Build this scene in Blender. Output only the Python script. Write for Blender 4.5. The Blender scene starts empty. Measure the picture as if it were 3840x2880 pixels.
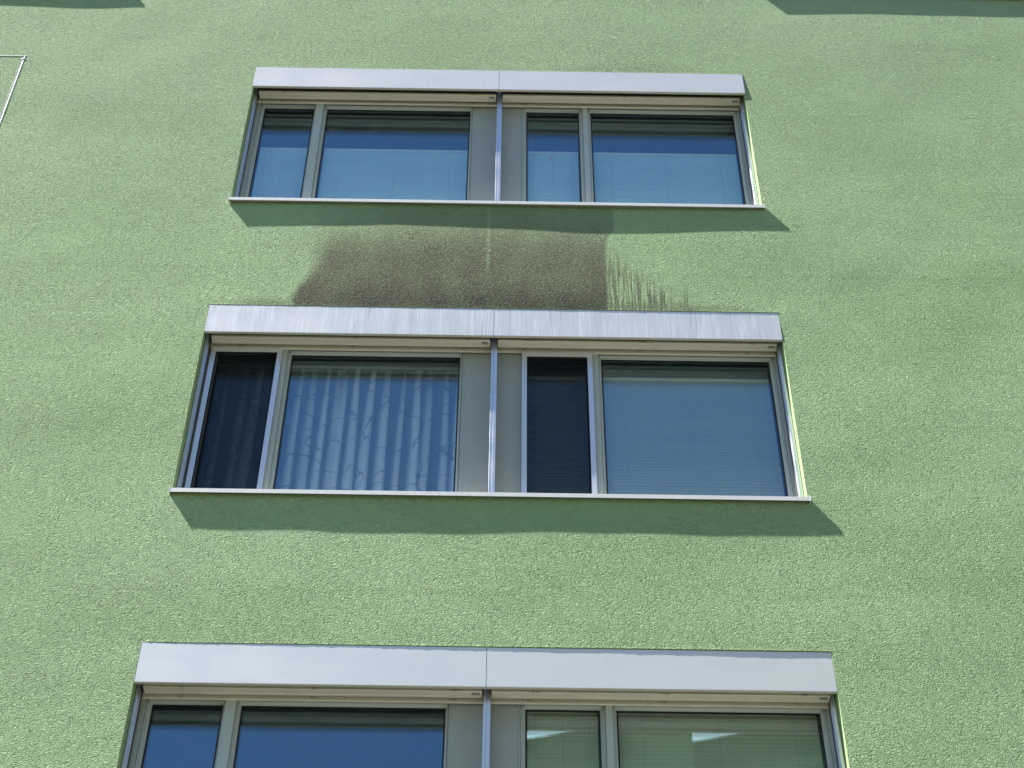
import bpy, math, random
from mathutils import Matrix, Vector, noise
random.seed(7)
scene = bpy.context.scene
COL = scene.collection
# ------------------------------------------------------------------ camera, light, exposure
CAM_D, CAM_Z = 7.6594, 1.65
cam = bpy.data.cameras.new('camera'); cam_o = bpy.data.objects.new('camera', cam); COL.objects.link(cam_o)
cam.sensor_width = 36.0; cam.lens = 6500.0 / 3840.0 * 36.0
cam.clip_start = 0.05; cam.clip_end = 600
RGT = (0.9998866, -0.01335491, 0.00696005); UPV = (-0.01443895, -0.71881739, 0.69504897); FWD = (0.00427931, 0.69507065, 0.7189287)
cam_o.matrix_world = Matrix(((RGT[0], UPV[0], -FWD[0], 0), (RGT[1], UPV[1], -FWD[1], -CAM_D), (RGT[2], UPV[2], -FWD[2], CAM_Z), (0, 0, 0, 1)))
scene.camera = cam_o
SUN_TO = Vector((-5.6, -1.0, 8.8)).normalized()          # towards the sun: high, almost along the facade, from its left
el = math.asin(SUN_TO.z); az = math.atan2(SUN_TO.x, SUN_TO.y)
w = bpy.data.worlds.new('World'); scene.world = w; w.use_nodes = True
nt = w.node_tree; bg = nt.nodes['Background']
sky = nt.nodes.new('ShaderNodeTexSky'); sky.sky_type = 'NISHITA'; sky.sun_disc = False
sky.sun_elevation = el; sky.sun_rotation = az; sky.air_density = 1.0; sky.dust_density = 0.0; sky.ozone_density = 3.0
nt.links.new(sky.outputs[0], bg.inputs[0]); bg.inputs[1].default_value = 0.054
sl = bpy.data.lights.new('sun', 'SUN'); sl.energy = 5.0; sl.angle = math.radians(0.5); sl.color = (1.0, 0.95, 0.86)
so = bpy.data.objects.new('sun', sl); COL.objects.link(so); so.location = (-20, -8, 30)
so.rotation_euler = SUN_TO.to_track_quat('Z', 'Y').to_euler()
scene.view_settings.view_transform = 'Standard'; scene.view_settings.look = 'None'
scene.view_settings.exposure = 1.76; scene.view_settings.gamma = 1.0
scene.cycles.max_bounces = 10; scene.cycles.diffuse_bounces = 4; scene.cycles.transparent_max_bounces = 24; scene.cycles.glossy_bounces = 5
scene.cycles.caustics_reflective = False; scene.cycles.caustics_refractive = False

# ------------------------------------------------------------------ mesh helpers
class MB:
    def __init__(s): s.v = []; s.f = []; s.m = []
    def quad(s, a, b, c, d, m=0):
        n = len(s.v); s.v += [a, b, c, d]; s.f.append((n, n+1, n+2, n+3)); s.m.append(m)
    def box(s, x0, x1, y0, y1, z0, z1, m=0):
        n = len(s.v)
        s.v += [(x0,y0,z0),(x1,y0,z0),(x1,y1,z0),(x0,y1,z0),(x0,y0,z1),(x1,y0,z1),(x1,y1,z1),(x0,y1,z1)]
        for q in ((0,3,2,1),(4,5,6,7),(0,1,5,4),(1,2,6,5),(2,3,7,6),(3,0,4,7)):
            s.f.append(tuple(n+i for i in q)); s.m.append(m)
    def prism(s, x0, x1, prof, m=0, mats=None):
        # closed (y, z) profile, counter-clockwise seen from +x, swept along x
        n = len(s.v); k = len(prof)
        s.v += [(x0, y, z) for y, z in prof] + [(x1, y, z) for y, z in prof]
        for i in range(k):
            j = (i+1) % k; s.f.append((n+i, n+j, n+k+j, n+k+i)); s.m.append(mats[i] if mats else m)
        s.f.append(tuple(n+i for i in reversed(range(k)))); s.m.append(m)
        s.f.append(tuple(n+k+i for i in range(k))); s.m.append(m)
    def vprism(s, z0, z1, prof, m=0):
        # closed (x, y) profile swept along z
        n = len(s.v); k = len(prof)
        s.v += [(x, y, z0) for x, y in prof] + [(x, y, z1) for x, y in prof]
        for i in range(k):
            j = (i+1) % k; s.f.append((n+i, n+j, n+k+j, n+k+i)); s.m.append(m)
        s.f.append(tuple(n+i for i in reversed(range(k)))); s.m.append(m)
        s.f.append(tuple(n+k+i for i in range(k))); s.m.append(m)
    def ring(s, gx0, gx1, gz0, gz1, prof, outer):
        # mitred frame round a pane: prof = [(distance outwards from the pane edge, y, mat)], outer = (left, right, bottom, top) cap of the distance
        loops = []
        for d, y, m in prof:
            l, r, b, t = (min(d, o) if d < 9 else o for o in outer)
            n = len(s.v); s.v += [(gx0-l, y, gz0-b), (gx1+r, y, gz0-b), (gx1+r, y, gz1+t), (gx0-l, y, gz1+t)]
            loops.append((n, m))
        for (a, m), (b, _) in zip(loops, loops[1:]):
            for i in range(4):
                j = (i+1) % 4; s.f.append((a+i, b+i, b+j, a+j)); s.m.append(m)
    def tube(s, pts, r, m=0, seg=6):
        n = len(s.v); P = [Vector(p) for p in pts]
        for i, p in enumerate(P):
            t = (P[min(i+1, len(P)-1)] - P[max(i-1, 0)]).normalized()
            u = t.cross(Vector((0.13, 0.31, 0.94)))
            u = u.normalized() if u.length > 1e-4 else Vector((1, 0, 0)); v = t.cross(u)
            for k in range(seg):
                a = 2*math.pi*k/seg; s.v.append(tuple(p + r*(math.cos(a)*u + math.sin(a)*v)))
        for i in range(len(P)-1):
            for k in range(seg):
                a = n+i*seg+k; b = n+i*seg+(k+1) % seg
                s.f.append((a, b, b+seg, a+seg)); s.m.append(m)
    def build(s, name, mats, parent=None, loc=(0, 0, 0), bevel=0, smooth=False):
        me = bpy.data.meshes.new(name); me.from_pydata(s.v, [], s.f)
        for mm in (mats if isinstance(mats, (list, tuple)) else [mats]): me.materials.append(mm)
        me.polygons.foreach_set('material_index', s.m)
        if smooth: me.polygons.foreach_set('use_smooth', [True]*len(s.f))
        me.update()
        o = bpy.data.objects.new(name, me); COL.objects.link(o); o.location = loc
        if parent: o.parent = parent
        if bevel:
            b = o.modifiers.new('edge', 'BEVEL'); b.width = bevel; b.segments = 2; b.limit_method = 'ANGLE'
        return o
def empty(name, loc=(0, 0, 0), parent=None):
    o = bpy.data.objects.new(name, None); COL.objects.link(o); o.location = loc; o.empty_display_size = 0.2
    if parent: o.parent = parent
    return o
def tag(o, label=None, cat=None, group=None, kind=None):
    for k, v in (('label', label), ('category', cat), ('group', group), ('kind', kind)):
        if v: o[k] = v
    return o

# ------------------------------------------------------------------ material helpers
class NG:
    def __init__(s, name):
        s.mat = bpy.data.materials.new(name); s.mat.use_nodes = True; s.t = s.mat.node_tree
        s.p = s.t.nodes['Principled BSDF']; s.out = s.t.nodes['Material Output']
    def n(s, typ, **kw):
        x = s.t.nodes.new(typ)
        for k, v in kw.items(): setattr(x, k, v)
        return x
    def put(s, sock, v):
        if isinstance(v, bpy.types.NodeSocket): s.t.links.new(v, sock)
        elif v is not None:
            if sock.type == 'RGBA' and len(v) == 3: v = (*v, 1)
            sock.default_value = v
    def math(s, op, a, b=None, c=None, clamp=False):
        x = s.n('ShaderNodeMath', operation=op, use_clamp=clamp)
        for i, v in enumerate((a, b, c)): s.put(x.inputs[i], v)
        return x.outputs[0]
    def sstep(s, lo, hi, v, a=0.0, b=1.0):
        x = s.n('ShaderNodeMapRange', interpolation_type='SMOOTHSTEP')
        for i, q in zip(range(5), (v, lo, hi, a, b)): s.put(x.inputs[i], q)
        return x.outputs[0]
    def lin(s, v, lo, hi, a=0.0, b=1.0):
        x = s.n('ShaderNodeMapRange')
        for i, q in zip(range(5), (v, lo, hi, a, b)): s.put(x.inputs[i], q)
        return x.outputs[0]
    def mix(s, f, a, b, mode='MIX'):
        x = s.n('ShaderNodeMix', data_type='RGBA', blend_type=mode)
        s.put(x.inputs[0], f); s.put(x.inputs[6], a); s.put(x.inputs[7], b); return x.outputs[2]
    def noise(s, vec, scale, detail=2.0, rough=0.5, dist=0.0, col=False):
        x = s.n('ShaderNodeTexNoise'); s.put(x.inputs['Vector'], vec); x.inputs['Scale'].default_value = scale
        x.inputs['Detail'].default_value = detail; x.inputs['Roughness'].default_value = rough; x.inputs['Distortion'].default_value = dist
        return x.outputs[1 if col else 0]
    def co(s): return s.n('ShaderNodeTexCoord').outputs['Object']
    def sep(s, v):
        x = s.n('ShaderNodeSeparateXYZ'); s.put(x.inputs[0], v); return x.outputs
    def scale(s, v, k):
        x = s.n('ShaderNodeVectorMath', operation='MULTIPLY'); s.put(x.inputs[0], v); x.inputs[1].default_value = k; return x.outputs[0]
    def bump(s, h, strength, dist):
        x = s.n('ShaderNodeBump'); x.inputs['Strength'].default_value = strength; x.inputs['Distance'].default_value = dist
        s.put(x.inputs['Height'], h); s.put(s.p.inputs['Normal'], x.outputs[0])
    def set(s, **kw):
        for k, v in kw.items(): s.put(s.p.inputs[k.replace('_', ' ')], v)
        return s.mat

def plaster(name, base, stained):
    g = NG(name); co = g.co(); x, y, z = g.sep(co)
    big = g.noise(g.scale(co, (0.55, 0.55, 0.9)), 1.0, 3.0, 0.55)
    band = g.noise(g.scale(co, (0.25, 0.25, 2.6)), 1.0, 2.0)
    mid = g.noise(co, 9.0, 3.0, 0.6)
    v = g.math('ADD', g.math('ADD', g.lin(big, 0.3, 0.7, -0.07, 0.07), g.lin(band, 0.3, 0.7, -0.05, 0.05)), g.lin(mid, 0.3, 0.7, -0.05, 0.05))
    hsv = g.n('ShaderNodeHueSaturation'); g.put(hsv.inputs['Color'], base); g.put(hsv.inputs['Value'], g.math('ADD', 1.0, v))
    g.put(hsv.inputs['Saturation'], g.lin(big, 0.3, 0.7, 1.06, 0.92))
    col = hsv.outputs[0]
    if stained:
        # faint horizontal working seams of the render, and a slightly greyer tone towards the top
        fr = g.math('FRACT', g.math('ADD', g.math('MULTIPLY', z, 1.07), g.math('MULTIPLY', g.noise(g.scale(co, (0.9, 0.9, 0.5)), 1.0, 3.0), 0.16)))
        sm = g.math('SUBTRACT', 1.0, g.sstep(0.0, 0.035, g.math('ABSOLUTE', g.math('SUBTRACT', fr, 0.5))))
        sm = g.math('MULTIPLY', sm, g.sstep(0.45, 0.65, g.noise(g.scale(co, (0.8, 0.8, 2.0)), 1.0, 2.0)))
        col = g.mix(g.math('MULTIPLY', sm, 0.22), col, tuple(q*0.55 for q in base))
        col = g.mix(g.sstep(9.5, 14.5, z, 0.0, 0.40), col, (0.262, 0.352, 0.225))
        ck = g.math('ADD', g.math('POWER', g.math('DIVIDE', g.math('ADD', g.math('ADD', x, 1.69), g.math('MULTIPLY', z, 0.0)), 0.006), 2.0), g.math('POWER', g.math('DIVIDE', g.math('SUBTRACT', z, 8.13), 0.022), 2.0))
        col = g.mix(g.math('MULTIPLY', g.math('SUBTRACT', 1.0, g.sstep(0.3, 1.1, ck)), 0.6), col, (0.03, 0.05, 0.03))
    # rolled render: short worm-like ridges about 15 mm across
    wob = g.n('ShaderNodeVectorMath', operation='MULTIPLY_ADD')
    g.put(wob.inputs[0], g.noise(co, 22.0, 2.0, 0.5, 0, True)); wob.inputs[1].default_value = (0.03, 0.03, 0.03); g.put(wob.inputs[2], co)
    n1 = g.noise(g.scale(wob.outputs[0], (0.8, 1.0, 1.25)), 64.0, 2.0, 0.55, 0.25)
    rid = g.math('SUBTRACT', 1.0, g.math('MULTIPLY', g.math('ABSOLUTE', g.math('SUBTRACT', n1, 0.5)), 5.0), clamp=True)
    n2 = g.noise(co, 110.0, 2.0, 0.6)
    h = g.math('ADD', g.math('MULTIPLY', rid, 0.75), g.math('MULTIPLY', n2, 0.55))
    h = g.math('MULTIPLY', h, g.lin(g.noise(g.scale(co, (0.9, 0.9, 1.3)), 1.3, 3.0, 0.6), 0.32, 0.66, 0.78, 1.12))
    h = g.math('ADD', h, g.math('MULTIPLY', g.noise(co, 4.0, 2.0), 1.0))
    if stained:
        nz = g.math('SUBTRACT', g.noise(co, 14.0, 4.0, 0.65), 0.5)
        nb = g.math('SUBTRACT', g.noise(co, 3.0, 3.0, 0.6), 0.5)
        xw = g.math('ADD', x, g.math('MULTIPLY', nz, 0.10))
        # left flank leans outwards towards the foot, right flank is nearly straight
        xl = g.sstep(10.32, 10.75, z, -1.44, -1.32)
        wid = g.sstep(10.4, 11.2, z, 0.06, 0.32)
        mL = g.sstep(0.0, 1.0, g.math('ADD', g.math('DIVIDE', g.math('SUBTRACT', xw, xl), wid), 0.35))
        xr = g.sstep(10.95, 11.2, z, 0.685, 0.75)
        mR = g.math('SUBTRACT', 1.0, g.sstep(-0.014, 0.016, g.math('SUBTRACT', g.math('ADD', x, g.math('MULTIPLY', nz, 0.03)), xr)))
        zs = g.math('ADD', z, g.math('MULTIPLY', nb, 0.25))
        st = g.math('ADD', g.sstep(10.33, 10.62, zs, 1.05, 0.95), g.sstep(10.75, 11.30, zs, 0.0, -0.52))
        st = g.math('MULTIPLY', st, g.math('SUBTRACT', 1.0, g.math('MULTIPLY', g.math('MULTIPLY', g.sstep(10.8, 11.15, z), g.sstep(-0.55, -1.15, x)), 0.45)))
        st = g.math('MULTIPLY', st, g.lin(g.noise(g.scale(co, (2.4, 2.4, 1.2)), 2.0, 4.0, 0.65), 0.32, 0.68, 0.88, 1.08))
        stain = g.math('MULTIPLY', g.math('MULTIPLY', mL, mR), st)
        stain = g.math('MULTIPLY', stain, g.math('SUBTRACT', 1.0, g.sstep(11.36, 11.42, z)))
        stain = g.math('MULTIPLY', stain, g.sstep(10.2, 10.3, z))
        # pale rinsed runnel under the joint of the sill
        run = g.math('ABSOLUTE', g.math('ADD', x, g.math('ADD', 0.128, g.math('MULTIPLY', nz, 0.02))))
        run = g.math('MULTIPLY', g.math('SUBTRACT', 1.0, g.sstep(0.002, 0.022, g.math('ADD', run, g.math('MULTIPLY', g.math('SUBTRACT', g.noise(co, 40.0, 2.0), 0.42), 0.05)))), g.math('MULTIPLY', g.sstep(10.5, 10.9, z), g.math('SUBTRACT', 1.0, g.sstep(11.38, 11.42, z))))
        stain = g.math('MULTIPLY', stain, g.math('SUBTRACT', 1.0, g.math('MULTIPLY', run, 0.5)))
        # drip streaks to the right of it, shorter the further out
        top = g.lin(x, 0.68, 1.35, 10.90, 10.34)
        cv = g.n('ShaderNodeCombineXYZ'); g.put(cv.inputs[0], x); g.put(cv.inputs[2], g.math('MULTIPLY', z, 0.05))
        sn = g.noise(cv.outputs[0], 62.0, 1.5, 0.6); sn2 = g.noise(cv.outputs[0], 30.0, 1.0)
        top = g.math('ADD', top, g.math('MULTIPLY', g.math('SUBTRACT', sn2, 0.5), 0.5))
        drip = g.math('MULTIPLY', g.sstep(0.40, 0.53, sn), g.math('SUBTRACT', 1.0, g.sstep(-0.22, 0.08, g.math('SUBTRACT', z, top))))
        drip = g.math('MULTIPLY', drip, g.math('MULTIPLY', g.sstep(0.675, 0.70, x), g.math('SUBTRACT', 1.0, g.sstep(1.2, 1.45, x))))
        drip = g.math('MULTIPLY', drip, g.math('MULTIPLY', g.sstep(10.2, 10.3, z), 0.75))
        # thin dirty line over the middle hood
        ln = g.math('MULTIPLY', g.math('SUBTRACT', 1.0, g.sstep(10.315, 10.40, g.math('ADD', z, g.math('MULTIPLY', nz, 0.05)))), g.sstep(10.2, 10.29, z))
        ln = g.math('MULTIPLY', g.math('MULTIPLY', ln, 0.45), g.math('MULTIPLY', g.sstep(-2.05, -1.6, x), g.math('SUBTRACT', 1.0, g.sstep(1.3, 1.85, x))))
        allm = g.math('MAXIMUM', g.math('MAXIMUM', stain, drip), ln)
        grit = g.noise(co, 70.0, 2.0, 0.6)
        allm = g.math('MULTIPLY', allm, g.lin(grit, 0.3, 0.7, 0.72, 1.08), clamp=True)
        dk = g.math('MULTIPLY', g.math('MULTIPLY', g.sstep(10.62, 10.34, zs), g.lin(g.noise(co, 2.2, 3.0), 0.35, 0.65, 0.35, 1.0)), 0.9)
        col = g.mix(allm, col, g.mix(dk, g.mix(g.noise(co, 5.0, 3.0), (0.070, 0.067, 0.040), (0.104, 0.101, 0.064)), (0.020, 0.018, 0.012)))
        col = g.mix(g.math('MULTIPLY', run, 0.1), col, (0.36, 0.50, 0.32))
    g.bump(h, 1.0, 0.009)
    return g.set(Base_Color=col, Roughness=0.92, Specular_IOR_Level=0.2)

def metal(name, base, rough=0.35, metallic=0.4, streak=0.0, dirt=0.04):
    g = NG(name); co = g.co()
    a = g.noise(g.scale(co, (62.0, 62.0, 1.5)), 1.0, 3.0, 0.6, 0.3); b = g.noise(g.scale(co, (17.0, 17.0, 1.2)), 1.0, 3.0, 0.6, 0.3)
    c = g.noise(g.scale(co, (2.0, 2.0, 5.0)), 1.0, 3.0)
    k = g.math('MULTIPLY', g.sstep(0.42, 0.58, a), g.sstep(0.38, 0.62, b))
    col = g.mix(g.math('MULTIPLY', k, streak), base, tuple(min(1, q*1.32) for q in base))
    col = g.mix(g.math('MULTIPLY', g.sstep(0.55, 0.66, a), streak*0.8), col, tuple(q*0.72 for q in base))
    col = g.mix(g.lin(c, 0.35, 0.7, 0.0, 1.0), col, g.mix(dirt*4, col, tuple(q*0.78 for q in base)))
    g.put(g.p.inputs['Roughness'], g.lin(c, 0.3, 0.7, rough-0.04, rough+0.07))
    return g.set(Base_Color=col, Metallic=metallic)

def paint(name, base, rough=0.5, var=0.06, spec=0.4):
    g = NG(name); co = g.co()
    c = g.noise(co, 6.0, 4.0, 0.6); d = g.noise(g.scale(co, (30, 30, 2)), 1.0, 3.0)
    f = g.math('ADD', g.lin(c, 0.3, 0.7, -var, var), g.lin(d, 0.3, 0.7, -var*0.5, var*0.5))
    h = g.n('ShaderNodeHueSaturation'); g.put(h.inputs['Color'], base); g.put(h.inputs['Value'], g.math('ADD', 1.0, f))
    return g.set(Base_Color=h.outputs[0], Roughness=rough, Specular_IOR_Level=spec)

def glass_mat():
    g = NG('window_glass'); lw = g.n('ShaderNodeLayerWeight'); lw.inputs[0].default_value = 0.5
    fac = g.math('ADD', 0.095, g.math('MULTIPLY', g.math('POWER', lw.outputs['Facing'], 4.0), 0.8))
    tr = g.n('ShaderNodeBsdfTransparent'); tr.inputs[0].default_value = (0.975, 0.998, 1.0, 1)
    gl = g.n('ShaderNodeBsdfGlossy'); gl.inputs['Color'].default_value = (0.55, 0.82, 1.0, 1); gl.inputs['Roughness'].default_value = 0.0
    mx = g.n('ShaderNodeMixShader'); g.put(mx.inputs[0], fac); g.t.links.new(tr.outputs[0], mx.inputs[1]); g.t.links.new(gl.outputs[0], mx.inputs[2])
    g.t.links.new(mx.outputs[0], g.out.inputs[0]); return g.mat

def mesh_mat():
    # woven insect mesh: mostly see-through dark threads
    g = NG('insect_mesh'); co = g.co(); s = g.noise(g.scale(co, (3, 3, 160)), 1.0, 2.0)
    tr = g.n('ShaderNodeBsdfTransparent'); df = g.n('ShaderNodeBsdfDiffuse'); df.inputs[0].default_value = (0.016, 0.018, 0.02, 1)
    mx = g.n('ShaderNodeMixShader'); g.put(mx.inputs[0], g.lin(s, 0.3, 0.7, 0.34, 0.42))
    g.t.links.new(tr.outputs[0], mx.inputs[1]); g.t.links.new(df.outputs[0], mx.inputs[2]); g.t.links.new(mx.outputs[0], g.out.inputs[0])
    return g.mat

def curtain_mat():
    # sheer voile with a pattern of thin curling lines; its weave is denser where the cloth is gathered into a pleat
    g = NG('patterned_voile'); uvn = g.n('ShaderNodeUVMap'); uvn.uv_map = 'UVMap'; uv = uvn.outputs[0]
    lay = g.n('ShaderNodeUVMap'); lay.uv_map = 'pleat'; dens = g.sep(lay.outputs[0])[0]
    wob = g.n('ShaderNodeVectorMath', operation='MULTIPLY_ADD')
    g.put(wob.inputs[0], g.noise(uv, 5.0, 1.5, 0.5, 0, True)); wob.inputs[1].default_value = (0.34, 0.30, 0.0); g.put(wob.inputs[2], uv)
    vo = g.n('ShaderNodeTexVoronoi', feature='DISTANCE_TO_EDGE', voronoi_dimensions='2D'); g.put(vo.inputs['Vector'], g.scale(wob.outputs[0], (2.6, 4.4, 1))); vo.inputs['Scale'].default_value = 1.0
    part = g.sstep(0.33, 0.42, g.noise(uv, 3.4, 1.0))
    ln = g.math('MULTIPLY', g.math('SUBTRACT', 1.0, g.sstep(0.016, 0.032, vo.outputs['Distance'])), part)
    col = g.mix(g.math('MULTIPLY', ln, 0.62), (0.84, 0.86, 0.88), g.mix(g.sstep(0.55, 0.62, g.noise(uv, 1.7)), (0.16, 0.17, 0.22), (0.28, 0.10, 0.12)))
    df = g.n('ShaderNodeBsdfDiffuse'); g.put(df.inputs[0], col)
    tl = g.n('ShaderNodeBsdfTranslucent'); g.put(tl.inputs[0], col)
    tr = g.n('ShaderNodeBsdfTransparent')
    m1 = g.n('ShaderNodeMixShader'); m1.inputs[0].default_value = 0.15; g.t.links.new(df.outputs[0], m1.inputs[1]); g.t.links.new(tl.outputs[0], m1.inputs[2])
    op = g.math('MAXIMUM', g.sstep(0.05, 0.62, dens, 0.14, 0.97), g.math('MULTIPLY', ln, 0.3))
    m2 = g.n('ShaderNodeMixShader'); g.put(m2.inputs[0], op)
    g.t.links.new(tr.outputs[0], m2.inputs[1]); g.t.links.new(m1.outputs[0], m2.inputs[2]); g.t.links.new(m2.outputs[0], g.out.inputs[0])
    return g.mat

def blind_mat(name, base, transl=0.25):
    g = NG(name); co = g.co(); c = g.noise(g.scale(co, (1.5, 1.5, 9)), 1.0, 3.0)
    col = g.mix(g.lin(c, 0.3, 0.7), base, tuple(q*0.9 for q in base))
    df = g.n('ShaderNodeBsdfDiffuse'); g.put(df.inputs[0], col); tl = g.n('ShaderNodeBsdfTranslucent'); g.put(tl.inputs[0], col)
    m = g.n('ShaderNodeMixShader'); m.inputs[0].default_value = transl
    g.t.links.new(df.outputs[0], m.inputs[1]); g.t.links.new(tl.outputs[0], m.inputs[2]); g.t.links.new(m.outputs[0], g.out.inputs[0]); return g.mat

GREEN = (0.295, 0.430, 0.238)
M = dict(
    wall=plaster('green_render', GREEN, True),
    reveal=paint('smooth_green_render', (0.28, 0.40, 0.20), 0.9, 0.05, 0.2),
    other=paint('neighbour_render', (0.25, 0.31, 0.15), 0.9, 0.06, 0.2),
    white=paint('white_soffit', (0.8, 0.8, 0.78), 0.7),
    hoodA=metal('silver_sheet', (0.66, 0.665, 0.68), 0.38, 0.35, 0.10),
    hoodB=metal('streaked_silver_sheet', (0.66, 0.67, 0.695), 0.36, 0.35, 0.85),
    hoodC=metal('clean_silver_sheet', (0.66, 0.68, 0.70), 0.36, 0.35, 0.06),
    lip=metal('folded_sheet_edge', (0.55, 0.53, 0.47), 0.45, 0.2),
    sill=metal('sill_aluminium', (0.70, 0.70, 0.71), 0.42, 0.08, 0.25),
    rail=metal('anodised_rail', (0.74, 0.75, 0.77), 0.28, 0.85),
    slot=paint('dark_rail_slot', (0.10, 0.10, 0.10), 0.6),
    frame=paint('grey_frame', (0.39, 0.45, 0.445), 0.38, 0.03),
    panel=paint('grey_infill_sheet', (0.33, 0.365, 0.365), 0.42, 0.05),
    seal=paint('black_gasket', (0.012, 0.012, 0.013), 0.5),
    bar=paint('beige_blind_rail', (0.64, 0.62, 0.545), 0.45, 0.05),
    slat=paint('slats_in_gap_shade', (0.10, 0.092, 0.075), 0.45),  # slat colour darkened to stand in for shade in the gaps round the packet
    plate=paint('grey_type_plate', (0.23, 0.24, 0.235), 0.4),
    cord=paint('brown_cord', (0.10, 0.07, 0.045), 0.9),
    screen=metal('screen_frame_aluminium', (0.66, 0.68, 0.72), 0.32, 0.6),
    glass=glass_mat(), mesh=mesh_mat(), voile=curtain_mat(),
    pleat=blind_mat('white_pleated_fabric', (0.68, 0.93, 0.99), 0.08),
    pleatg=blind_mat('grey_pleated_fabric', (0.44, 0.50, 0.40), 0.1),
    pleatw=blind_mat('cream_pleated_fabric', (0.76, 0.74, 0.52), 0.1),
    lightbar=paint('white_blind_bar', (0.82, 0.86, 0.88), 0.45),
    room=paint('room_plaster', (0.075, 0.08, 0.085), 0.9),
    red=paint('red_dot', (0.5, 0.03, 0.02), 0.5),
    white_metal=metal('white_conduit', (0.66, 0.66, 0.68), 0.4, 0.2),
    bluegrey=paint('dark_conduit_groove', (0.06, 0.075, 0.09), 0.5),
)
g = NG('paving'); co = g.co(); M['ground'] = g.set(Base_Color=g.mix(g.noise(co, 0.4, 5.0), (0.045, 0.055, 0.03), (0.10, 0.10, 0.075)), Roughness=0.95)
g = NG('unseen_bounce_paving'); co = g.co(); M['bounce_pave'] = g.set(Base_Color=g.mix(g.noise(co, 0.8, 5.0), (0.15, 0.145, 0.13), (0.20, 0.19, 0.175)), Roughness=0.95)
g = NG('dark_roof'); M['roof'] = g.set(Base_Color=g.mix(g.noise(g.co(), 3.0, 3.0), (0.10, 0.10, 0.10), (0.16, 0.155, 0.15)), Roughness=0.9)

# ------------------------------------------------------------------ facade layout (facade plane y = 0, outside is -y)
OX0, OX1 = -1.971, 1.818                 # window opening
SILL, HOOD = -1.425, 0.272               # opening bottom and top, measured from the hood's lower edge
ZH = [12.823, 10.023, 7.223]             # lower edge of the three hoods
WINS = [(0.0, z) for z in ZH] + [(-4.98, 15.623), (4.08, 15.682)]
def opening(dx, zh): return (OX0+dx, OX1+dx, zh+SILL, zh+HOOD)

# ------------------------------------------------------------------ ground
b = MB(); b.quad((-300, -300, 0), (300, -300, 0), (300, 300, 0), (-300, 300, 0))
tag(b.build('ground', M['ground']), kind='structure')
b = MB(); b.quad((-0.8, -60, 0.004), (60, -60, 0.004), (60, -1.2, 0.004), (-0.8, -1.2, 0.004))  # unseen pale sheet, added to bounce sunlight up onto soffits and blind undersides
tag(b.build('added_bounce_paving', M['bounce_pave']), kind='structure')

# ------------------------------------------------------------------ the building and its wall
bld = empty('apartment_building', (0, 0, 0))
tag(bld, 'green rendered apartment building with three strip windows one above another', 'building')
def lines(lo, hi, f0, f1, step, coarse, extra):
    L = set(round(e, 5) for e in extra)
    v = f0
    while v <= f1 + 1e-6:
        if all(abs(v-e) > step*0.35 for e in extra): L.add(round(v, 5))
        v += step
    v = lo
    while v < f0 - 0.2:
        if all(abs(v-e) > 0.1 for e in extra): L.add(round(v, 5))
        v += coarse
    v = hi
    while v > f1 + 0.2:
        if all(abs(v-e) > 0.1 for e in extra): L.add(round(v, 5))
        v -= coarse
    L.add(lo); L.add(hi)
    return sorted(L)
ops = [opening(*q) for q in WINS]
xs = lines(-11, 11, -5.4, 5.4, 0.06, 0.5, [e for o in ops for e in o[:2]])
zs = lines(0, 18, 6.0, 14.6, 0.06, 0.5, [e for o in ops for e in o[2:]])
def wav(x, z):
    d = min(max(abs(z-o[3])*3, 0 if o[0] < x < o[1] else min(abs(x-o[0]), abs(x-o[1]))) for o in ops)
    k = min(1.0, d/0.35)
    return k*(0.0055*noise.noise((x*0.75, 3.1, z*0.8)) + 0.0018*noise.noise((x*2.1, 9.0, z*1.9)))
wb = MB(); idx = {}
for i, x in enumerate(xs):
    for j, z in enumerate(zs):
        idx[i, j] = len(wb.v); wb.v.append((x, wav(x, z), z))
for i in range(len(xs)-1):
    cx = (xs[i]+xs[i+1])/2
    for j in range(len(zs)-1):
        cz = (zs[j]+zs[j+1])/2
        if any(o[0] < cx < o[1] and o[2] < cz < o[3] for o in ops): continue
        wb.f.append((idx[i, j], idx[i+1, j], idx[i+1, j+1], idx[i, j+1])); wb.m.append(0)
# reveals of the openings, the render's edge over the hood a little ragged
for (x0, x1, z0, z1) in ops:
    yb = 0.30
    def edge(z): return wav(x0, z)
    for xx in (x0, x1):
        zz = [z for z in zs if z0-1e-4 <= z <= z1+1e-4]
        for a, c in zip(zz, zz[1:]): wb.quad((xx, wav(xx, a), a), (xx, yb, a), (xx, yb, c), (xx, wav(xx, c), c), 1)
    wb.quad((x0, wav(x0, z0), z0), (x1, wav(x1, z0), z0), (x1, yb, z0), (x0, yb, z0), 1)
    n = int((x1-x0)/0.012); prev = None
    for k in range(n+1):
        x = x0 + (x1-x0)*k/n
        j = 0.0006 + 0.0009*abs(noise.noise((x*34, z1, 1.7))) + 0.0005*noise.noise((x*9, z1, 4.2)) + (0.0005 if random.random() < 0.25 else 0)
        cur = (x, -j, z1 - 0.001*random.random(), 0.0)
        if prev:
            wb.quad((prev[0], prev[1], prev[2]), (cur[0], cur[1], cur[2]), (cur[0], -0.0003, z1+0.012), (prev[0], -0.0003, z1+0.012), 0)
            wb.quad((prev[0], prev[1], prev[2]), (prev[0], yb, z1), (cur[0], yb, z1), (cur[0], cur[1], cur[2]), 1)
        prev = cur
wb.quad((-11, 0, 0), (-11, 0, 18), (-11, 11, 18), (-11, 11, 0), 1)
wb.quad((11, 0, 0), (11, 11, 0), (11, 11, 18), (11, 0, 18), 1)
wb.quad((-11, 11, 0), (-11, 11, 18), (11, 11, 18), (11, 11, 0), 1)
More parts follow.
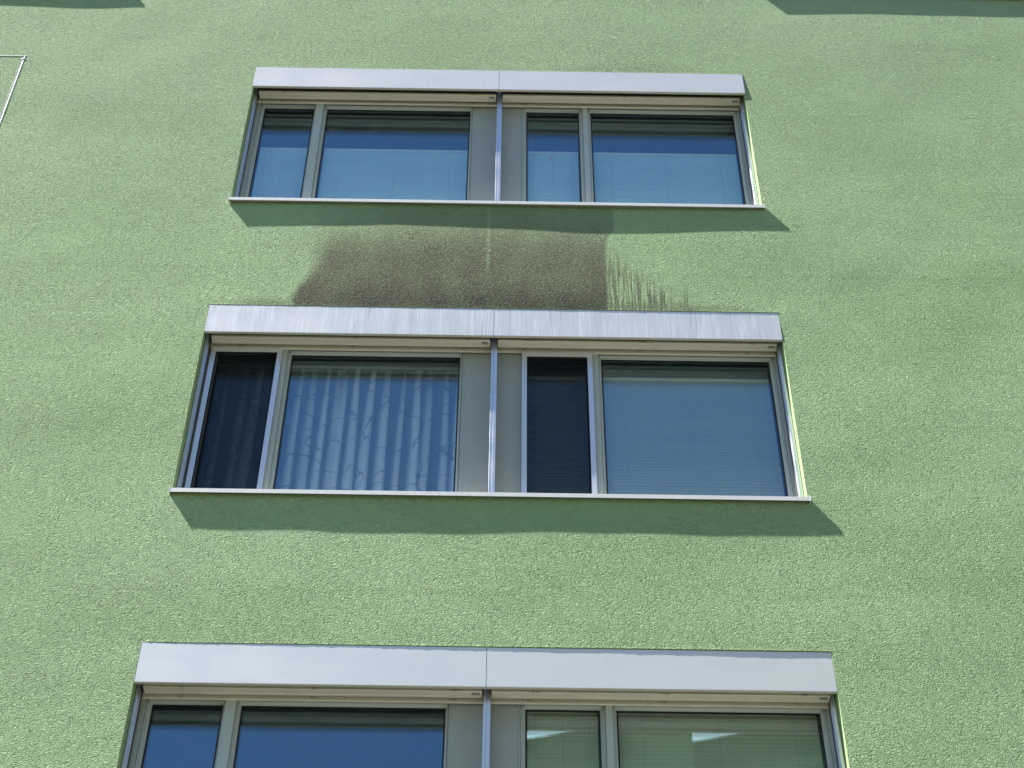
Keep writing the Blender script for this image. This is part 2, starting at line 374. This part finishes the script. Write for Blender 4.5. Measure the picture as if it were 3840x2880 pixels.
wall = wb.build('wall', [M['wall'], M['reveal']], bld)
for p in wall.data.polygons: p.use_smooth = p.material_index == 0
b = MB(); b.box(-11.2, 11.2, -0.03, 11.2, 18.0, 18.25); b.build('roof', M['roof'], bld)

# ------------------------------------------------------------------ one strip window: hood, sill, rails, frames, panels, glass, room
GL = [(-1.886, -1.517, 0.082, 0.054), (-1.400, -0.304, 0.060, 0.024), (0.148, 0.537, 0.042, 0.054), (0.645, 1.740, 0.054, 0.078)]   # panes: x0, x1, frame width left and right
ZG0, ZG1 = SILL+0.055, -0.012
def make_window(dx, zh, style, label):
    r = empty('window', (dx, 0, zh), bld); tag(r, label)
    hm = {'A': M['hoodA'], 'B': M['hoodB'], 'C': M['hoodC']}[style]
    # hood: two folded sheets, y of the four front corners (top left, top right, bottom left, bottom right)
    yt0, yt1, yb0, yb1 = {'A': (-0.003, -0.003, -0.010, -0.010), 'B': (0.0004, 0.0026, -0.003, -0.001), 'C': (0.0002, 0.0056, -0.002, 0.0008)}[style]
    ox = 0.003 if style == 'A' else -0.0025
    for s in (0, 1):
        xa, xb = ((OX0-ox, -0.0775), (-0.0745, OX1+ox))[s]
        f = lambda x: (x-OX0)/(OX1-OX0)
        b = MB(); n = 24; rows = []
        for k in range(n+1):
            x = xa+(xb-xa)*k/n; t = f(x); sag = 0.0006*noise.noise((x*2.2, zh, s))
            yt = yt0+(yt1-yt0)*t+sag; yb = yb0+(yb1-yb0)*t+sag*0.5
            rows.append([(x, yt+0.05, HOOD-0.003), (x, yt+0.0025, HOOD-0.003), (x, yt, HOOD-0.0055), (x, (yt+yb)/2+0.0009*noise.noise((x*1.7, zh, 5)), HOOD*0.5), (x, yb, 0.004), (x, yb+0.0015, 0.0005), (x, yb+0.019, 0.0), (x, yb+0.019, 0.012), (x, yb+0.004, 0.014), (x, yt+0.008, HOOD-0.009), (x, yt+0.05, HOOD-0.009)])
        base = 0; K = len(rows[0])
        for rr in rows: b.v += rr
        for k in range(n):
            for i in range(K):
                j = (i+1) % K; b.f.append((k*K+i, k*K+j, (k+1)*K+j, (k+1)*K+i)); b.m.append(1 if i in (5, 6, 7) else 0)
        b.f.append(tuple(range(K))); b.m.append(0); b.f.append(tuple(n*K+i for i in reversed(range(K)))); b.m.append(0)
        b.build('hood', [hm, M['lip']], r)
    # sill: two aluminium lengths with upturned ends
    for s in (0, 1):
        xa, xb = ((-1.979, -0.0765), (-0.0745, 1.828))[s]
        b = MB()
        b.prism(xa, xb, [(-0.029, -1.440), (-0.026, -1.440), (-0.026, -1.414), (0.15, -1.396), (0.15, -1.390), (-0.027, -1.408), (-0.029, -1.410)][::-1])
        xe = xa if s == 0 else xb
        e0, e1 = (xe-0.003, xe+0.0005) if s == 0 else (xe-0.0005, xe+0.003)
        b.vprism(-1.441, -1.400, [(e0, -0.030), (e1, -0.030), (e1, 0.0), (e0, 0.0)])
        b.build('sill', M['sill'], r)
    # guide rails of the outside blinds
    for xa, xb, side in ((-1.9675, -1.949, 1), (-0.0895, -0.0505, 0), (1.793, 1.8145, -1)):
        b = MB(); zt = 0.2; zb = -1.40
        y0, y1 = 0.070, 0.135
        if side == 0:
            b.vprism(zb, zt, [(xa, y0), (xa+0.015, y0), (xa+0.0155, y0+0.003), (xa+0.018, y0+0.003), (xa+0.0185, y0), (xb, y0), (xb, y1), (xa, y1)])
        else:
            b.vprism(zb, zt, [(xa, y0), (xb, y0), (xb, y1), (xa, y1)])
            xi = xb if side == 1 else xa
            q = (xi, xi+0.006) if side == 1 else (xi-0.006, xi)
            b.box(q[0], q[1], y0+0.018, y0+0.024, zb, zt, 0); b.box(q[0], q[1], y1-0.012, y1, zb, zt, 1)
        b.build('guide_rail', [M['rail'], M['slot']], r, bevel=0.0015)
    # frames
    yf = 0.158
    prof = [(0.0, 0.206, 1), (0.0, 0.197, 1), (0.009, 0.197, 0), (0.011, 0.190, 0), (0.020, 0.178, 0), (0.020, 0.170, 0), (0.034, 0.170, 2), (0.034, 0.166, 2), (0.036, 0.166, 0), (0.036, yf, 0), (9.9, yf, 0), (9.9, 0.24, 0)]
    for gx0, gx1, l, rr in GL:
        b = MB()
        pr = prof
        b.ring(gx0, gx1, ZG0, ZG1, pr, (l, rr, 0.05, 0.24))
        b.build('window_frame', [M['frame'], M['seal'], M['slot']], r)
    # cover strips on the posts between narrow and wide pane
    for xa, xb in ((-1.490, -1.432), (0.573, 0.612)):
        b = MB(); b.box(xa, xb, 0.148, 0.1575, SILL+0.03, 0.006); b.build('post', M['frame'], r, bevel=0.002)
    # head profile above the frames, in two lengths with a visible joint
    for xa, xb in ((-1.948, -0.845), (-0.843, -0.0905), (-0.0495, 0.118), (0.12, 1.792)):
        b = MB(); b.box(xa, xb, 0.134, 0.150, -0.004, 0.1); b.build('head_profile', M['bar'], r, bevel=0.0015)
    # infill sheets on both sides of the middle rail
    for xa, xb in ((-0.279, -0.088), (-0.052, 0.105)):
        b = MB(); b.box(xa, xb, 0.163, 0.2, SILL+0.03, 0.2); b.build('infill_panel', M['panel'], r)
    # double glazing: two sheets of glass per pane
    for gx0, gx1, _, _ in GL:
        b = MB(); b.box(gx0-0.004, gx1+0.004, 0.199, 0.2035, ZG0-0.004, ZG1+0.004); b.box(gx0-0.004, gx1+0.004, 0.2205, 0.225, ZG0-0.004, ZG1+0.004)
        b.build('glass_pane', M['glass'], r)
    # room behind
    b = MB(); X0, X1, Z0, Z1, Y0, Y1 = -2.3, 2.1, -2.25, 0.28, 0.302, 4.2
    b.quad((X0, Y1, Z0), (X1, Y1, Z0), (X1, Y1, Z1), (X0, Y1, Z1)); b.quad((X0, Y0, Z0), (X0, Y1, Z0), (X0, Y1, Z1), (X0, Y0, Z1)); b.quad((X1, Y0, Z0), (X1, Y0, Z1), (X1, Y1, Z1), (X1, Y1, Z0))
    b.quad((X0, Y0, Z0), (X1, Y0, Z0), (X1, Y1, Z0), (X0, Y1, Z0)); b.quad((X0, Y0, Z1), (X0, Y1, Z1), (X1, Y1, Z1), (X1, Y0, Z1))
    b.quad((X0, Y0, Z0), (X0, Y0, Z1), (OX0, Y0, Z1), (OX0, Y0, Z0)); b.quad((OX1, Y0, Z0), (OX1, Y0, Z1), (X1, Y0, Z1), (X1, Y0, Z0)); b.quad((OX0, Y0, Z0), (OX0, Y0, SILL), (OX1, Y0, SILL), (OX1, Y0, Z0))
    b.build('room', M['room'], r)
    return r
make_window(0, ZH[0], 'A', 'top strip window with pleated blinds drawn half way up')
make_window(0, ZH[1], 'B', 'middle strip window with streaked hood, curtain and insect screens')
make_window(0, ZH[2], 'C', 'lowest strip window, cut by the bottom of the photo')
make_window(WINS[3][0], WINS[3][1], 'A', 'strip window of the next storey, to the left'); make_window(WINS[4][0], WINS[4][1], 'A', 'strip window of the next storey, to the right')

# ------------------------------------------------------------------ retracted outside blinds: a bottom rail under a packet of slats
def loop(b, x, y, z, seed, down, up=0.012):
    rn = random.Random(seed); wx = rn.uniform(0.008, 0.02)*rn.choice((-1, 1)); sk = rn.uniform(-0.01, 0.01)
    pts = [(x, y, z+up), (x+0.001, y-0.003, z)]
    for k in range(12):
        a = math.pi*(0.5 + k/11*rn.choice((1.5, 1.55, 1.6)))
        pts.append((x + wx*(1+math.cos(a)) + sk*k/11 - wx, y-0.004-0.0002*k, z - down*0.5 + down*0.5*math.sin(a)))
    pts.append((pts[-1][0]+wx*0.8, y-0.005, z-down*rn.uniform(0.2, 1.1)))
    b.tube(pts, 0.0011, seg=5)
STOREY = ['top', 'middle', 'lowest']
blind0 = {}
for wi, zh in enumerate(ZH):
    for s in (0, 1):
        xa, xb = ((-1.928, -0.098), (-0.046, 1.786))[s]
        lab = 'retracted beige outside blind under the %s half of the %s window hood' % (('left', 'right')[s], STOREY[wi])
        t = empty('outside_blind', (0, 0, zh)); tag(t, lab, 'venetian blind', 'retracted outside blinds under the hoods')
        lo = (-0.004, 0.0, -0.001)[wi]
        b = MB(); b.prism(xa, xb, [(0.045, 0.006+lo), (0.047, 0.004+lo), (0.096, 0.010+lo), (0.098, 0.006+lo), (0.111, 0.008+lo), (0.113, 0.012+lo), (0.113, 0.024+lo), (0.045, 0.022+lo)])
        b.build('bottom_rail', M['bar'], t)
        b = MB()
        for k in range(16): b.box(xa+0.004, xb-0.004, 0.060, 0.106, 0.027+lo+k*0.010, 0.031+lo+k*0.010)
        b.build('slat_packet', M['slat'], t)
        b = MB(); b.prism(xb-0.056, xb-0.012, [(0.058, 0.0035+lo), (0.082, 0.0063+lo), (0.082, 0.0070+lo), (0.058, 0.0042+lo)]); b.build('type_plate', M['plate'], t)
        for q, fr in enumerate((0.115, 0.515, 0.915)):
            x = xa+(xb-xa)*fr + random.uniform(-0.02, 0.02)
            b = MB(); loop(b, x, 0.038, 0.006+lo, wi*100+s*10+q, random.uniform(0.010, 0.020)); b.build('cord', M['cord'], t)
            b = MB(); loop(b, x-random.uniform(0.0, 0.03), 0.121, 0.006+lo, wi*100+s*10+q+50, random.uniform(0.006, 0.014)); b.build('cord', M['cord'], t)

# ------------------------------------------------------------------ pleated blinds, screens, curtain
def pleated(x0, x1, zh, top, label, mat, group):
    t = empty('pleated_blind', (0, 0, zh)); tag(t, label, 'pleated blind', group)
    b = MB(); z = top-0.03; bot = ZG0-0.05; k = 0; P = []
    while z > bot: P.append((0.243 + (0.0026 if k % 2 else 0.0) + random.uniform(-.0006, .0006), z)); z -= 0.0135; k += 1
    nx = 8
    for i in range(nx):
        xa, xb = x0+(x1-x0)*i/nx, x0+(x1-x0)*(i+1)/nx
        for (ya, za), (yb, zb) in zip(P, P[1:]): b.quad((xa, ya, za), (xb, ya, za), (xb, yb, zb), (xa, yb, zb)); 
    b.build('fabric', mat, t)
    b = MB(); b.box(x0, x1, 0.237, 0.256, top-0.03, top-0.008); b.box(x0, x1, 0.240, 0.254, top-0.007, top); b.build('top_bar', M['lightbar'], t, bevel=0.002)
    b = MB()
    for fr in (0.12, 0.5, 0.88): b.tube([(x0+(x1-x0)*fr, 0.2395, top-0.03), (x0+(x1-x0)*fr, 0.2395, bot)], 0.0007)
    b.build('tension_cord', M['plate'], t)
    return t
GRP = 'half drawn pleated blinds behind the top window'
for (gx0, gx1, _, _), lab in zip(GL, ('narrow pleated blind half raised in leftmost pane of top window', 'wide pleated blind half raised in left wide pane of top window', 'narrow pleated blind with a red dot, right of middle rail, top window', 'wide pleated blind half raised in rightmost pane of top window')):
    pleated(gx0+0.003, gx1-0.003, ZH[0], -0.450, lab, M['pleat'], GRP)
pleated(GL[3][0]+.003, GL[3][1]-.003, ZH[1], -0.122, 'grey wide pleated blind drawn nearly to the top in middle window', M['pleatg'], 'pleated blinds drawn high')
pleated(GL[2][0]+.003, GL[2][1]-.003, ZH[1], -0.122, 'grey narrow pleated blind seen dimly through the right insect screen', M['pleatg'], 'pleated blinds drawn high')
pleated(GL[3][0]+.003, GL[3][1]-.003, ZH[2], 0.04, 'wide cream pleated blind in rightmost pane of lowest window', M['pleatw'], 'pleated blinds drawn high')
pleated(GL[2][0]+.003, GL[2][1]-.003, ZH[2], 0.04, 'narrow cream pleated blind right of middle rail in lowest window', M['pleatw'], 'pleated blinds drawn high')
b = MB(); n = 12; c = (0.323, 12.23)
b.v += [(c[0]+0.007*math.cos(2*math.pi*k/n), 0.1980, c[1]+0.007*math.sin(2*math.pi*k/n)) for k in range(n)] + [(c[0]+0.006*math.cos(2*math.pi*k/n), 0.1965, c[1]+0.006*math.sin(2*math.pi*k/n)) for k in range(n)]
b.f = [(k, (k+1) % n, n+(k+1) % n, n+k) for k in range(n)] + [tuple(range(n, 2*n))]; b.m = [0]*len(b.f)
tag(b.build('ladybird', M['red']), 'tiny red ladybird dot on narrow pane of the top window', 'ladybird')

for xa, xb, zt, lab in ((-1.931, -1.464, -0.008, 'dark insect screen in silver frame, before leftmost pane of middle window'), (0.112, 0.573, -0.012, 'dark insect screen in silver frame, right of middle rail, middle window')):
    t = empty('insect_screen', (0, 0, ZH[1])); tag(t, lab, 'insect screen', 'insect screens of the middle window')
    b = MB(); fw = 0.034
    pr = [(0.0, 0.146, 1), (0.0, 0.138, 1), (0.002, 0.128, 0), (9.9, 0.126, 0), (9.9, 0.146, 0)]
    b.ring(xa+fw, xb-fw, SILL+0.05, zt-0.045, pr, (fw, fw, 0.03, 0.045)); b.build('screen_frame', [M['screen'], M['seal']], t)
    b = MB(); b.box(xa+fw-0.001, xb-fw+0.001, 0.139, 0.1396, SILL+0.05, zt-0.045); b.build('mesh', M['mesh'], t)

# curtain: folds of different width, hanging from a rail behind the left half of the middle window
t = empty('curtain', (0, 0, ZH[1])); tag(t, 'white patterned curtain in folds behind left half of the middle window', 'curtain')
rn = random.Random(5); folds = []; x = -1.93
centres = [-1.84, -1.72, -1.62, -1.49, -1.347, -1.268, -1.171, -1.103, -1.054, -0.986, -0.869, -0.781, -0.664, -0.576, -0.488, -0.39, -0.28]
b = MB(); me_uv = []
px = []; X = -1.95; xs_c = []
while X < -0.22: xs_c.append(X); X += 0.006
def fold(x, z):
    # how far the cloth is folded forward at x: a soft left flank and a crisp right edge, pleats opening downwards
    best = 0.0
    for i, c in enumerate(centres):
        lo = max(0.0, 0.1-z)
        c2 = c + 0.009*noise.noise((i*3.7, z*0.9, 2.0)) + 0.008*(1 if i % 2 else -1)*lo
        wl = 0.016 + 0.007*((i*7) % 3) + 0.014*lo; wr = 0.014 + 0.005*((i*5) % 2) + 0.006*lo
        d = x-c2; w_ = wl if d < 0 else wr
        t_ = abs(d)/w_
        v = 1.0/(1.0+t_**(3.0 if d < 0 else 6.0))
        best = max(best, v*(0.45+0.55*((i*i*5+i*3) % 7)/6))
    return best
zc_ = [0.03 - k*0.04 for k in range(48)]
uvs = []; den = []
for z in zc_:
    u = 0.0; lastp = None
    for x in xs_c:
        s_ = fold(x, z); y = 0.375 - 0.065*s_*(0.5+0.5*min(1, max(0.0, (0.12-z)/0.9)))
        if lastp: u += math.hypot(x-lastp[0], y-lastp[1])
        lastp = (x, y); b.v.append((x, y, z)); uvs.append((u, z)); den.append((s_*min(1.0, 0.45+0.55*max(0.0, (0.1-z)/0.5)), 0.0))
nx = len(xs_c)
for j in range(len(zc_)-1):
    for i in range(nx-1):
        b.f.append((j*nx+i, (j+1)*nx+i, (j+1)*nx+i+1, j*nx+i+1)); b.m.append(0)
o = b.build('voile', M['voile'], t, smooth=True)
for nm, src in (('UVMap', uvs), ('pleat', den)):
    uvl = o.data.uv_layers.new(name=nm)
    for lp in o.data.loops: uvl.data[lp.index].uv = src[lp.vertex_index]
b = MB(); b.box(-1.95, -0.2, 0.33, 0.35, 0.035, 0.06); b.build('curtain_rail', M['frame'], t)

# ------------------------------------------------------------------ angled metal conduit at the left
t = empty('metal_conduit', (-3.80, 0, 13.2)); tag(t, 'thin white metal conduit bent at a right angle, left of the top window', 'conduit')
b = MB(); b.box(-1.6, 0.013, -0.0035, -0.0005, -0.009, 0.0); b.build('horizontal_arm', M['white_metal'], t, bevel=0.0008)
b = MB(); b.box(-0.006, 0.003, -0.003, -0.0005, -3.0, -0.0095, 0); b.box(-0.020, -0.0065, -0.0015, -0.0005, -3.0, -0.03, 1); b.build('vertical_arm', [M['white_metal'], M['bluegrey']], t, bevel=0.0004)
b = MB(); b.box(-0.017, 0.006, -0.005, -0.0004, -0.050, -0.036); b.build('clip', M['rail'], t, bevel=0.001)

# ------------------------------------------------------------------ neighbouring block that the lowest panes mirror
nb = empty('neighbouring_building', (6.5, -15, 0)); tag(nb, 'green neighbouring block with white eaves, mirrored in the lowest window', 'building')
def nbx(p): return (p[0]-6.5, p[1]+15, p[2])
foot = [(0.28, -11.90), (2.56, -11.27), (2.56, -11.90), (4.90, -11.25), (4.90, -11.85), (7.4, -10.8), (7.4, -11.8), (9.9, -10.75), (9.9, -20), (0.28, -20)]
b = MB(); k = len(foot); ZE = 15.3
for i in range(k):
    p, q = foot[i], foot[(i+1) % k]; b.quad(nbx((*q, 0)), nbx((*p, 0)), nbx((*p, ZE)), nbx((*q, ZE)))
b.build('wall', M['other'], nb)
b = MB(); n = len(b.v)
top = [(0.5, -12.2), (9.8, -12.0), (9.8, -19.8), (0.5, -19.8)]
b.v += [nbx((*p, ZE)) for p in top] + [nbx((*p, ZE+0.6)) for p in top]
b.f += [(0, 1, 2, 3), (7, 6, 5, 4)] + [(i, 4+i, 4+(i+1) % 4, (i+1) % 4) for i in range(4)]; b.m += [1, 1, 0, 0, 0, 0]
b.build('roof', [M['white'], M['roof']], nb)

# white strips added over the neighbour's stepped walls, leaned back to catch the sun
for (p, q) in (((0.28, -11.90), (1.6, -11.535)), ((2.56, -11.90), (4.3, -11.417)), ((4.90, -11.85), (6.2, -11.3))):
    d = Vector((q[0]-p[0], q[1]-p[1])); nn = Vector((-d.y, d.x)).normalized()
    off = lambda c, k, z: nbx((c[0]+nn.x*k, c[1]+nn.y*k, z))
    b = MB(); b.v = [off(p, 0.03, ZE-0.004), off(q, 0.03, ZE-0.004), off(q, -0.8, ZE-0.004), off(p, -0.8, ZE-0.004), off(p, -0.45, ZE+1.0), off(q, -0.45, ZE+1.0), off(q, -0.8, ZE+1.0), off(p, -0.8, ZE+1.0)]
    b.f = [(0, 1, 5, 4), (1, 2, 6, 5), (2, 3, 7, 6), (3, 0, 4, 7), (0, 3, 2, 1), (4, 5, 6, 7)]; b.m = [0]*6
    b.build('sun_catching_strip', M['white'], nb)
